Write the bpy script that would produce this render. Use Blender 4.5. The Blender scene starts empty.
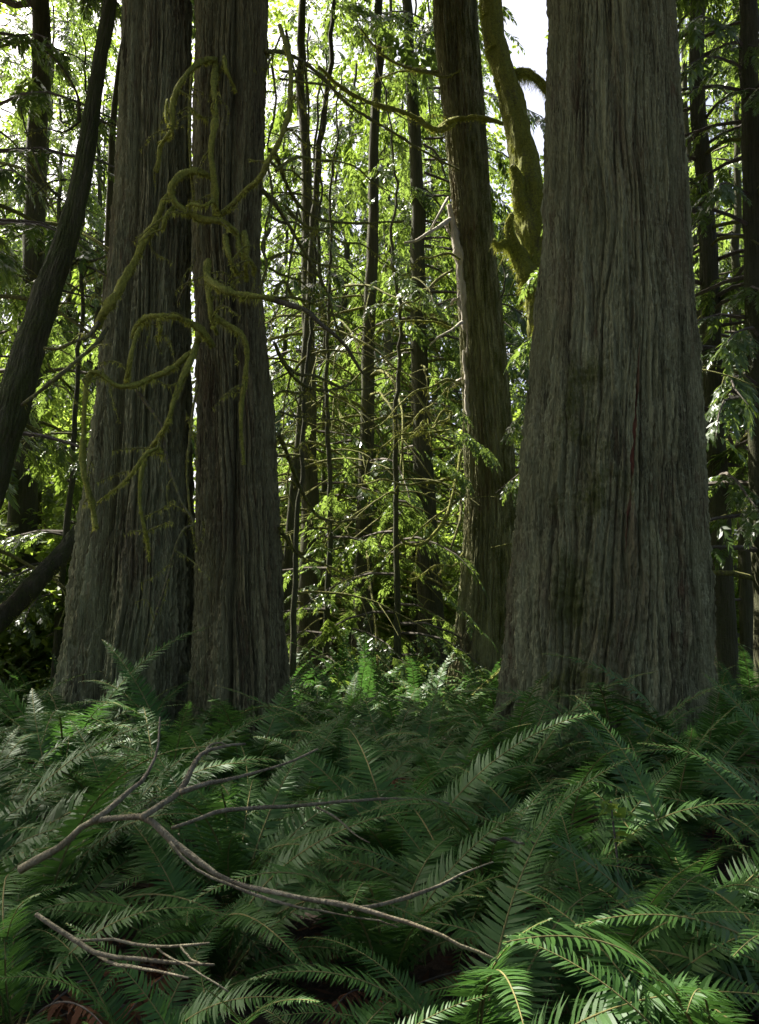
import bpy, math, random
import numpy as np
from mathutils import Vector

random.seed(7)
RNG = np.random.default_rng(11)
R = math.radians
C = bpy.context.scene.collection
scene = bpy.context.scene

# ------------------------------------------------------------------ camera
W, H, F = 759, 1024, 983.0
CAM_Z, PITCH = 1.5, R(6.3)
cam_d = bpy.data.cameras.new('camera')
cam = bpy.data.objects.new('camera', cam_d); C.objects.link(cam)
cam.location = (0, 0, CAM_Z); cam.rotation_euler = (R(90) + PITCH, 0, 0)
cam_d.sensor_fit = 'VERTICAL'; cam_d.sensor_height = 36; cam_d.lens = 36 * F / H
cam_d.clip_start = 0.05; cam_d.clip_end = 2000
scene.camera = cam
cp, sp = math.cos(PITCH), math.sin(PITCH)

def at(px, py, Y):
    a = (px - W / 2) / F; b = -(py - H / 2) / F
    d = np.array([a, cp - b * sp, sp + b * cp])
    return np.array([0, 0, CAM_Z]) + d * (Y / d[1])

def pix(p):
    x, y, z = p[0], p[1], p[2] - CAM_Z
    depth = y * cp + z * sp; up = -y * sp + z * cp
    return W / 2 + F * x / depth, H / 2 - F * up / depth

# the sun stands high, behind and to the left of the trees
SUN_EL, SUN_AZ = R(52), R(-48)          # azimuth from +Y, negative is left
SUN = np.array([math.sin(SUN_AZ) * math.cos(SUN_EL), math.cos(SUN_AZ) * math.cos(SUN_EL), math.sin(SUN_EL)])

# ------------------------------------------------------------------ helpers
def thing(name, label, cat, loc=(0, 0, 0), group=None, rotz=0):
    o = bpy.data.objects.new(name, None); C.objects.link(o)
    o.empty_display_size = .2
    o.location = loc; o.rotation_euler = (0, 0, rotz)
    o['label'] = label; o['category'] = cat
    if group: o['group'] = group
    return o

def link(name, me, parent=None, loc=(0, 0, 0), rot=(0, 0, 0), sc=1.0):
    o = bpy.data.objects.new(name, me); C.objects.link(o)
    o.parent = parent; o.location = loc; o.rotation_euler = rot
    o.scale = (sc, sc, sc) if not isinstance(sc, tuple) else sc
    return o

def copy_part(o, parent, name=None):
    c = o.copy(); C.objects.link(c); c.parent = parent
    if name: c.name = name
    return c

class MB:
    """collects numpy geometry: quads and triangles, one material index and one tint per face"""
    def __init__(s): s.v = []; s.q = []; s.qm = []; s.qt = []; s.t = []; s.tm = []; s.tt = []; s.n = 0; s.pa = {}
    def add(s, v, quads=None, tris=None, mat=0, tint=None, **pa):
        v = np.asarray(v, float).reshape(-1, 3)
        for f, F_, M_, T_, k in ((quads, s.q, s.qm, s.qt, 4), (tris, s.t, s.tm, s.tt, 3)):
            if f is None or len(f) == 0: continue
            f = np.asarray(f, np.int64).reshape(-1, k)
            F_.append(f + s.n); M_.append(np.full(len(f), mat))
            t = np.zeros(len(f)) if tint is None else np.broadcast_to(np.asarray(tint, float), (len(f),))
            T_.append(t)
        s.v.append(v); s.n += len(v)
        for k_, a in pa.items(): s.pa.setdefault(k_, []).append(np.broadcast_to(a, (len(v),)))
    def mesh(s, name, mats, smooth=True):
        me = bpy.data.meshes.new(name)
        v = np.concatenate(s.v) if s.v else np.zeros((0, 3))
        q = np.concatenate(s.q) if s.q else np.zeros((0, 4), np.int64)
        t = np.concatenate(s.t) if s.t else np.zeros((0, 3), np.int64)
        loops = np.concatenate([q.ravel(), t.ravel()]).astype(np.int32)
        starts = np.concatenate([np.arange(len(q)) * 4, len(q) * 4 + np.arange(len(t)) * 3]).astype(np.int32)
        me.vertices.add(len(v)); me.vertices.foreach_set('co', v.astype(np.float32).ravel())
        me.loops.add(len(loops)); me.loops.foreach_set('vertex_index', loops)
        me.polygons.add(len(starts)); me.polygons.foreach_set('loop_start', starts)
        mi = np.concatenate(s.qm + s.tm) if (s.qm or s.tm) else np.zeros(0)
        me.polygons.foreach_set('material_index', mi.astype(np.int32))
        me.polygons.foreach_set('use_smooth', np.full(len(starts), smooth))
        ti = np.concatenate(s.qt + s.tt) if (s.qt or s.tt) else np.zeros(0)
        a = me.attributes.new('tint', 'FLOAT', 'FACE'); a.data.foreach_set('value', ti.astype(np.float32))
        for k_, l in s.pa.items():
            arr = np.concatenate(l)
            if len(arr) == len(v):
                a = me.attributes.new(k_, 'FLOAT', 'POINT'); a.data.foreach_set('value', arr.astype(np.float32))
        for m in (mats if isinstance(mats, (list, tuple)) else [mats]): me.materials.append(m)
        me.update(calc_edges=True)
        return me

_tabs = {}
def pnoise(u, v, pu, seed):
    """2-D gradient noise, periodic in u with whole period pu"""
    if seed not in _tabs:
        _tabs[seed] = np.random.default_rng(1000 + seed).uniform(0, 2 * np.pi, (256, 256))
    T = _tabs[seed]
    iu = np.floor(u).astype(int); iv = np.floor(v).astype(int); fu = u - iu; fv = v - iv
    def g(du, dv):
        a = T[((iu + du) % pu) % 256, (iv + dv) % 256]
        return np.cos(a) * (fu - du) + np.sin(a) * (fv - dv)
    su = fu ** 3 * (fu * (fu * 6 - 15) + 10); sv = fv ** 3 * (fv * (fv * 6 - 15) + 10)
    a = g(0, 0) * (1 - su) + g(1, 0) * su; b = g(0, 1) * (1 - su) + g(1, 1) * su
    return (a * (1 - sv) + b * sv) * 1.5

def spline(P, n):
    """Catmull-Rom through P, n samples spaced evenly along the curve"""
    P = np.asarray(P, float)
    if len(P) == 2: P = np.array([P[0], P.mean(0), P[1]])
    Q = np.vstack([2 * P[0] - P[1], P, 2 * P[-1] - P[-2]])
    out = []
    for i in range(1, len(Q) - 2):
        t = np.linspace(0, 1, 14, endpoint=False)[:, None]
        p0, p1, p2, p3 = Q[i - 1], Q[i], Q[i + 1], Q[i + 2]
        out.append(.5 * (2 * p1 + (p2 - p0) * t + (2 * p0 - 5 * p1 + 4 * p2 - p3) * t ** 2 + (3 * p1 - p0 - 3 * p2 + p3) * t ** 3))
    out = np.vstack(out + [P[-1][None]])
    d = np.r_[0, np.cumsum(np.linalg.norm(np.diff(out, axis=0), axis=1))]
    s = np.linspace(0, d[-1], n)
    return np.stack([np.interp(s, d, out[:, k]) for k in range(out.shape[1])], 1)

def frames(P):
    T = np.gradient(P, axis=0); T /= np.linalg.norm(T, axis=1)[:, None] + 1e-9
    N = np.zeros_like(T); ref = np.array([0, 0, 1.]) if abs(T[0, 2]) < .9 else np.array([0, 1., 0])
    n = np.cross(T[0], ref); n /= np.linalg.norm(n)
    for i in range(len(T)):
        n = n - T[i] * n.dot(T[i]); n /= np.linalg.norm(n) + 1e-9; N[i] = n
    return T, N, np.cross(T, N)

def tube(mb, P, rad, k=7, mat=0, tint=0., lump=0., seed=0, moss=None, rough=0.):
    P = np.asarray(P, float); n = len(P)
    T, N, B = frames(P)
    rad = np.broadcast_to(np.asarray(rad, float), (n,))
    a = np.arange(k) * 2 * np.pi / k
    rr = rad[:, None] * np.ones((1, k))
    if lump:
        L = np.r_[0, np.cumsum(np.linalg.norm(np.diff(P, axis=0), axis=1))]
        U, V = np.meshgrid(np.arange(k) * 5. / k, L / (rad.mean() * 3.0))
        rr = rr * (1 + lump * (pnoise(U, V, 5, seed + 40) + .6 * pnoise(U * 2, V * 2.3, 10, seed + 41)))
    if rough:
        U, V = np.meshgrid(np.arange(k) / k, np.r_[0, np.cumsum(np.linalg.norm(np.diff(P, axis=0), axis=1))])
        e = 1 - np.abs(pnoise(U * 22 + .5 * pnoise(U * 8, V * 3, 8, seed + 60), V * 2.2, 22, seed + 61)) * 2.6
        rr = rr * (1 - rough * np.clip(e, 0, 1) * 1.4 + rough * .8 * pnoise(U * 40, V * 14, 40, seed + 62) + rough * .8 * pnoise(U * 5, V * 4, 5, seed + 63))
    ring = P[:, None] + rr[..., None] * (np.cos(a)[None, :, None] * N[:, None] + np.sin(a)[None, :, None] * B[:, None])
    v = np.vstack([ring.reshape(-1, 3), P[:1] - T[:1] * rad[0] * .4, P[-1:] + T[-1:] * rad[-1] * .6])
    i = np.arange(n - 1)[:, None] * k; j = np.arange(k)[None]; j2 = (j + 1) % k
    q = np.stack([i + j, i + j2, i + k + j2, i + k + j], -1).reshape(-1, 4)
    jj = np.arange(k)
    t = np.vstack([np.stack([np.full(k, n * k), (jj + 1) % k, jj], 1),
                   np.stack([np.full(k, n * k + 1), (n - 1) * k + jj, (n - 1) * k + (jj + 1) % k], 1)])
    pa = {} if moss is None else {'moss': moss}
    mb.add(v, q, t, mat, tint, **pa)

# ------------------------------------------------------------------ materials
def nt(name):
    m = bpy.data.materials.new(name); m.use_nodes = True
    n = m.node_tree.nodes; n.clear()
    return m, n, m.node_tree.links

def node(n, t, **kw):
    x = n.new(t)
    for k, v in kw.items():
        if k.startswith('i_'): x.inputs[k[2:].replace('_', ' ')].default_value = v
        else: setattr(x, k, v)
    return x

def ramp(n, stops):
    r = n.new('ShaderNodeValToRGB'); e = r.color_ramp.elements
    while len(e) < len(stops): e.new(.5)
    for x, (p, c) in zip(e, stops): x.position = p; x.color = (*c, 1)
    return r

def mix(n, l, fac, a, b):
    m = n.new('ShaderNodeMix'); m.data_type = 'RGBA'
    for s, i in ((fac, 0), (a, 6), (b, 7)):
        if isinstance(s, (int, float)): m.inputs[i].default_value = s
        elif isinstance(s, tuple): m.inputs[i].default_value = (*s, 1)
        else: l.new(s, m.inputs[i])
    return m.outputs[2]

def math_(n, l, op, a, b=None, clamp=False):
    m = n.new('ShaderNodeMath'); m.operation = op; m.use_clamp = clamp
    for s, i in ((a, 0), (b, 1)):
        if s is None: continue
        if isinstance(s, (int, float)): m.inputs[i].default_value = s
        else: l.new(s, m.inputs[i])
    return m.outputs[0]

def bark_mat(name, dark, light, fibre, moss_c, fine=90., moss_all=0.):
    m, n, l = nt(name)
    tc = node(n, 'ShaderNodeTexCoord'); mp = node(n, 'ShaderNodeMapping'); mp.inputs['Scale'].default_value = (1, 1, .07)
    l.new(tc.outputs['Object'], mp.inputs['Vector'])
    f1 = node(n, 'ShaderNodeTexNoise', i_Scale=fine, i_Detail=6., i_Roughness=.65); l.new(mp.outputs[0], f1.inputs['Vector'])
    f2 = node(n, 'ShaderNodeTexNoise', i_Scale=9., i_Detail=5., i_Roughness=.6); l.new(mp.outputs[0], f2.inputs['Vector'])
    f3 = node(n, 'ShaderNodeTexNoise', i_Scale=1.7, i_Detail=4.); l.new(tc.outputs['Object'], f3.inputs['Vector'])
    f4 = node(n, 'ShaderNodeTexNoise', i_Scale=38., i_Detail=5., i_Roughness=.7); l.new(tc.outputs['Object'], f4.inputs['Vector'])
    r1 = ramp(n, [(.38, dark), (.62, light)])
    s = math_(n, l, 'ADD', math_(n, l, 'MULTIPLY', f1.outputs[0], .55), math_(n, l, 'MULTIPLY', f2.outputs[0], .45))
    l.new(s, r1.inputs[0])
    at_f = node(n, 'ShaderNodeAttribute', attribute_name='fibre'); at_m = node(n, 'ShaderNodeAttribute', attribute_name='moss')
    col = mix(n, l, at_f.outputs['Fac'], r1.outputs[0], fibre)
    f5 = node(n, 'ShaderNodeTexNoise', i_Scale=1.1, i_Detail=5., i_Roughness=.7); mp5 = node(n, 'ShaderNodeMapping'); mp5.inputs['Scale'].default_value = (2.2, 2.2, .45); mp5.inputs['Location'].default_value = (4, 2, 7)
    l.new(tc.outputs['Object'], mp5.inputs[0]); l.new(mp5.outputs[0], f5.inputs['Vector'])
    red = ramp(n, [(.52, (0, 0, 0)), (.70, (1, 1, 1))]); l.new(f5.outputs[0], red.inputs[0])
    col = mix(n, l, math_(n, l, 'MULTIPLY', red.outputs[0], .5), col, tuple(.55 * a + .8 * b for a, b in zip(dark, fibre)))
    # a greenish algae film in broad patches
    alg = ramp(n, [(.42, (0, 0, 0)), (.65, (1, 1, 1))]); l.new(f3.outputs[0], alg.inputs[0])
    col = mix(n, l, math_(n, l, 'MULTIPLY', alg.outputs[0], .45), col, tuple(.45 * a + .55 * b for a, b in zip(light, moss_c)))
    mm = math_(n, l, 'ADD', at_m.outputs['Fac'], math_(n, l, 'MULTIPLY', math_(n, l, 'SUBTRACT', f4.outputs[0], .5), 1.6))
    mr = ramp(n, [(.25, (0, 0, 0)), (.85, (.9, .9, .9))]); l.new(mm, mr.inputs[0])
    mk = math_(n, l, 'MULTIPLY', mr.outputs[0], math_(n, l, 'MULTIPLY', at_m.outputs['Fac'], 3., True), True)
    mc = ramp(n, [(.3, tuple(.5 * x for x in moss_c)), (.7, tuple(1.35 * x for x in moss_c))]); l.new(f4.outputs[0], mc.inputs[0])
    col = mix(n, l, mk, col, mc.outputs[0])
    b = node(n, 'ShaderNodeBsdfPrincipled', i_Roughness=.9); b.inputs['Specular IOR Level'].default_value = .2
    l.new(col, b.inputs['Base Color'])
    hgt = math_(n, l, 'ADD', f1.outputs[0], math_(n, l, 'MULTIPLY', f4.outputs[0], .6))
    bp = node(n, 'ShaderNodeBump', i_Strength=1., i_Distance=.045); l.new(hgt, bp.inputs['Height']); l.new(bp.outputs[0], b.inputs['Normal'])
    o = node(n, 'ShaderNodeOutputMaterial'); l.new(b.outputs[0], o.inputs[0])
    return m

def leaf_mat(name, lo, hi, trans, tfac=.45, rough=.45, spec=.4):
    m, n, l = nt(name)
    a = node(n, 'ShaderNodeAttribute', attribute_name='tint')
    oi = node(n, 'ShaderNodeObjectInfo')
    f = math_(n, l, 'ADD', math_(n, l, 'MULTIPLY', a.outputs['Fac'], .75), math_(n, l, 'MULTIPLY', oi.outputs['Random'], .25))
    col = mix(n, l, f, lo, hi)
    tcol = mix(n, l, f, tuple(.6 * x for x in trans), trans)
    b = node(n, 'ShaderNodeBsdfPrincipled', i_Roughness=rough); b.inputs['Specular IOR Level'].default_value = spec
    l.new(col, b.inputs['Base Color'])
    t = node(n, 'ShaderNodeBsdfTranslucent'); l.new(tcol, t.inputs[0])
    x = node(n, 'ShaderNodeMixShader'); x.inputs[0].default_value = tfac
    l.new(b.outputs[0], x.inputs[1]); l.new(t.outputs[0], x.inputs[2])
    o = node(n, 'ShaderNodeOutputMaterial'); l.new(x.outputs[0], o.inputs[0])
    return m

def plain_mat(name, lo, hi, scale=20., rough=.9, bump=.4, dist=.01, stretch=None):
    m, n, l = nt(name)
    tc = node(n, 'ShaderNodeTexCoord'); v = tc.outputs['Object']
    if stretch:
        mp = node(n, 'ShaderNodeMapping'); mp.inputs['Scale'].default_value = stretch; l.new(v, mp.inputs[0]); v = mp.outputs[0]
    f = node(n, 'ShaderNodeTexNoise', i_Scale=scale, i_Detail=6., i_Roughness=.65); l.new(v, f.inputs['Vector'])
    r = ramp(n, [(.3, lo), (.7, hi)]); l.new(f.outputs[0], r.inputs[0])
    b = node(n, 'ShaderNodeBsdfPrincipled', i_Roughness=rough); b.inputs['Specular IOR Level'].default_value = .25
    l.new(r.outputs[0], b.inputs['Base Color'])
    bp = node(n, 'ShaderNodeBump', i_Strength=bump, i_Distance=dist); l.new(f.outputs[0], bp.inputs['Height']); l.new(bp.outputs[0], b.inputs['Normal'])
    o = node(n, 'ShaderNodeOutputMaterial'); l.new(b.outputs[0], o.inputs[0])
    return m

MOSS = (.27, .29, .045)
M = dict(
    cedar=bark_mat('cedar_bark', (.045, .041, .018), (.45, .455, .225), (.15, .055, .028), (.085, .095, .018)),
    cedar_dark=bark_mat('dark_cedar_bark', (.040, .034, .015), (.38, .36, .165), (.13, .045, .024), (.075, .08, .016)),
    maple=bark_mat('mossy_bark', (.07, .06, .04), (.16, .14, .10), (.1, .06, .04), MOSS, fine=60.),
    far=bark_mat('thin_trunk_bark', (.035, .033, .018), (.13, .125, .07), (.06, .035, .02), (.06, .075, .02), fine=50.),
    moss=leaf_mat('moss', (.28, .30, .045), (.48, .50, .09), (.42, .44, .07), .25, .9, .1),
    twig=plain_mat('twig_bark', (.05, .042, .03), (.15, .13, .10), 30.),
    mossy=bark_mat('mossy_branch_bark', (.06, .05, .035), (.14, .12, .09), (.1, .06, .04), MOSS, fine=70.),
    pale=plain_mat('bleached_wood', (.22, .19, .14), (.52, .48, .39), 16., stretch=(1, 1, .12)),
    stick=bark_mat('fallen_branch_bark', (.09, .075, .045), (.31, .28, .19), (.18, .10, .05), (.16, .17, .06), fine=60.),
    fern=leaf_mat('fern_green', (.024, .070, .013), (.060, .132, .024), (.075, .18, .03), .30, .5, .2),
    rachis=plain_mat('fern_stalk', (.10, .10, .03), (.20, .17, .06), 20.),
    dead=leaf_mat('dead_fern', (.07, .03, .014), (.17, .075, .03), (.14, .06, .02), .25, .8, .15),
    cedar_leaf=leaf_mat('cedar_foliage', (.03, .06, .016), (.075, .13, .03), (.26, .38, .05), .45, .34, .5),
    hemlock=leaf_mat('hemlock_foliage', (.035, .07, .02), (.09, .15, .04), (.29, .42, .07), .46, .34, .5),
    broad=leaf_mat('broad_foliage', (.06, .11, .016), (.13, .20, .03), (.38, .52, .07), .55),
    litter=leaf_mat('leaf_litter', (.035, .02, .011), (.12, .06, .03), (.06, .03, .01), .1, .85, .1),
    soil=plain_mat('forest_soil', (.018, .013, .009), (.05, .034, .02), 6., bump=.9, dist=.05),
)

# ------------------------------------------------------------------ ground
def ground_z(x, y):
    x = np.asarray(x, float); y = np.asarray(y, float)
    g = .16 * pnoise(x * .35 + 40, y * .35 + 40, 256, 1) + .06 * pnoise(x * 1.1 + 40, y * 1.1 + 40, 256, 2)
    fade = np.clip(1 - np.hypot(x, y) / 120, 0, 1)
    return g * fade + .06 * np.clip(y - 3, 0, 5) + .012 * np.clip(y - 8, 0, 20)

def gz(x, y): return float(ground_z(np.array([x]), np.array([y]))[0])

s = np.linspace(-1, 1, 241); gx = np.sinh(s * 5.2) / np.sinh(5.2) * 900
gX, gY = np.meshgrid(gx, gx + 0.0)
nG = len(gx); iG = np.arange(nG - 1)
q = (iG[:, None] * nG + iG[None]).ravel()
mb = MB(); mb.add(np.stack([gX, gY, ground_z(gX, gY)], -1).reshape(-1, 3), np.stack([q, q + 1, q + nG + 1, q + nG], 1))
o = link('ground', mb.mesh('ground', M['soil'])); o['kind'] = 'structure'

# ------------------------------------------------------------------ leaf sprays
def leaf_quads(base, dirv, side, ln, wd, fold=0.):
    """kite-shaped leaves: arrays of base points, unit directions, unit side vectors, lengths and widths"""
    m = base + dirv * (ln * .45)[:, None]
    return np.stack([base, m + side * (wd * .5)[:, None], base + dirv * ln[:, None], m - side * (wd * .5)[:, None]], 1)

def fan_template(rng, n, L, ll, lw, ang=45, droop=.25, rough=.25):
    """a flat feathery spray along +x, leaflets on both sides"""
    s_ = np.repeat(np.linspace(.05, 1, n // 2), 2) + rng.normal(0, .02, n // 2 * 2)
    sg = np.tile([1., -1.], n // 2); a = np.radians(ang) * (1 - .55 * s_) * sg + rng.normal(0, rough * .5, len(s_))
    base = np.stack([s_ * L, np.zeros_like(s_), -droop * L * s_ ** 2], 1)
    d = np.stack([np.cos(a), np.sin(a), -.25 - droop * s_ * 1.2 + rng.normal(0, rough * .5, len(s_))], 1)
    d /= np.linalg.norm(d, axis=1)[:, None]
    side = np.cross(d, np.array([0, 0, 1.]) + rng.normal(0, rough, d.shape)); side /= np.linalg.norm(side, axis=1)[:, None]
    prof = (.55 + .6 * np.sin(np.pi * np.clip(s_, 0, 1) ** .8)) * rng.uniform(.7, 1.2, len(s_))
    return leaf_quads(base, d, side, ll * prof, lw * prof)

def ball_template(rng, n, rad, ll, lw):
    """a loose cluster of broad leaves, mostly facing up and outward"""
    p = rng.normal(0, 1, (n, 3)); p *= (rad * rng.uniform(.2, 1, n) / np.linalg.norm(p, axis=1))[:, None]; p[:, 2] *= .6
    a = rng.uniform(0, 2 * np.pi, n)
    d = np.stack([np.cos(a), np.sin(a), rng.normal(-.35, .35, n)], 1); d /= np.linalg.norm(d, axis=1)[:, None]
    up = np.array([0, 0, 1.]) + rng.normal(0, .45, (n, 3)); side = np.cross(d, up); side /= np.linalg.norm(side, axis=1)[:, None]
    k = rng.uniform(.6, 1.2, n)
    return leaf_quads(p, d, side, ll * k, lw * k)

def scatter(mb, temps, pos, dirs, sc, rng, mat=0, tint0=None):
    """copies leaf templates to positions, x-axis along dirs"""
    pos = np.asarray(pos); dirs = np.asarray(dirs, float); sc = np.asarray(sc)
    if len(pos) == 0: return
    dirs = dirs / (np.linalg.norm(dirs, axis=1)[:, None] + 1e-9)
    up = np.array([0, 0, 1.]) + rng.normal(0, .15, dirs.shape)
    yv = np.cross(up, dirs); yv /= np.linalg.norm(yv, axis=1)[:, None] + 1e-9
    zv = np.cross(dirs, yv)
    which = rng.integers(0, len(temps), len(pos))
    for k, t in enumerate(temps):
        s_ = which == k
        if not s_.any(): continue
        Rm = np.stack([dirs[s_], yv[s_], zv[s_]], -1) * sc[s_][:, None, None]
        v = np.einsum('pij,lkj->plki', Rm, t) + pos[s_][:, None, None]
        nl = t.shape[0]; m_ = s_.sum()
        base = (rng.uniform(0, 1, m_) if tint0 is None else tint0[s_])[:, None]
        tt = np.clip(base * .7 + rng.uniform(0, .35, (m_, nl)), 0, 1)
        mb.add(v.reshape(-1, 3), np.arange(m_ * nl * 4).reshape(-1, 4), None, mat, tt.ravel())

rt = np.random.default_rng(3)
T_CEDAR = [fan_template(rt, 26, .62, .17, .055, 50, .35, .3) for _ in range(4)]
T_HEM = [fan_template(rt, 30, .60, .13, .045, 60, .22, .35) for _ in range(4)]
T_BROAD = [ball_template(rt, 16, .26, .12, .095) for _ in range(4)]
T_FARB = [ball_template(rt, 22, .7, .22, .15) for _ in range(3)]

# places in the forest where a shaft of sun reaches through the canopy: (point, radius)
SHAFTS = []
def shaft(px, py, Y, r): SHAFTS.append((at(px, py, Y), r))
shaft(530, 915, 2.6, .5); shaft(425, 835, 3.2, .18); shaft(85, 690, 7.0, .22)
shaft(470, 330, 14, 1.5); shaft(460, 470, 13.4, .9); shaft(420, 520, 13.2, .6); shaft(445, 665, 11, 1.3); shaft(340, 670, 11, 1.6)
shaft(400, 115, 12.3, 1.0)
shaft(690, 745, 4.6, .18); shaft(600, 760, 5.0, .1)

shaft(310, 430, 16, 1.3); shaft(345, 310, 17, 1.3); shaft(400, 420, 15.5, 1.0); shaft(320, 200, 18, 1.5); shaft(330, 540, 15, .8)

def clear_of_shafts(p, grow=1.0):
    keep = np.ones(len(p), bool)
    for T, r in SHAFTS:
        w = p - T; t = w @ SUN; d = np.linalg.norm(w - t[:, None] * SUN, axis=1)
        keep &= ~((t > .6) & (d < r * grow + .22))
    return keep

def conifer_crown(rng, z0, z1, rmax, per_m, temps, step, sc, droop=.5, power=.8, world=None, low=1., bow=.25, inner=.12, wood=True, expo=.8):
    """limbs round a straight axis with sprays hung along them. world: offset when shafts of sun have to be kept clear"""
    mb = MB(); n = int((z1 - z0) * per_m)
    for i in range(n):
        f = (i + rng.uniform(0, 1)) / n; z = z0 + (z1 - z0) * f
        L = rmax * (1 - f) ** power * rng.uniform(.55, 1.1) * (low + (1 - low) * min(1, f * 5)) + .25
        a = rng.uniform(0, 2 * np.pi); k = max(4, int(L / .35)); s_ = np.linspace(0, 1, k + 1)
        bend = rng.normal(0, .25)
        P = np.stack([np.cos(a + bend * s_) * L * s_, np.sin(a + bend * s_) * L * s_,
                      z + L * (bow * s_ - droop * s_ ** 2) + rng.normal(0, .03, k + 1) * L * .3], 1)
        m_ = max(3, int(L / step)); t = rng.uniform(inner, 1.0, m_) ** expo
        pos = np.stack([np.interp(t, s_, P[:, j]) for j in range(3)], 1)
        tan = np.stack([np.interp(t, s_, np.gradient(P[:, j])) for j in range(3)], 1); tan /= np.linalg.norm(tan, axis=1)[:, None]
        side = np.cross(tan, [0, 0, 1.]); sg = rng.choice([-1., 1.], m_)[:, None]
        d = tan * rng.uniform(.3, 1, (m_, 1)) + side * sg * rng.uniform(.3, 1., (m_, 1)) + np.array([0, 0, -1.]) * rng.uniform(.05, .55, (m_, 1))
        scl = sc * rng.uniform(.7, 1.25, m_)
        if world is not None:
            keep = clear_of_shafts(pos + d * .34 + np.asarray(world), 1.0)
            pos, d, scl = pos[keep], d[keep], scl[keep]
        scatter(mb, temps, pos, d, scl, rng, 0, np.clip(rng.uniform(0, .8, len(pos)) + .2 * t[:len(pos)], 0, 1))
        if wood and (world is None or clear_of_shafts(P + np.asarray(world), 1.).all()):
            tube(mb, P, np.linspace(.012 + L * .008, .004, k + 1), 4, 1)
    return mb

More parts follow.
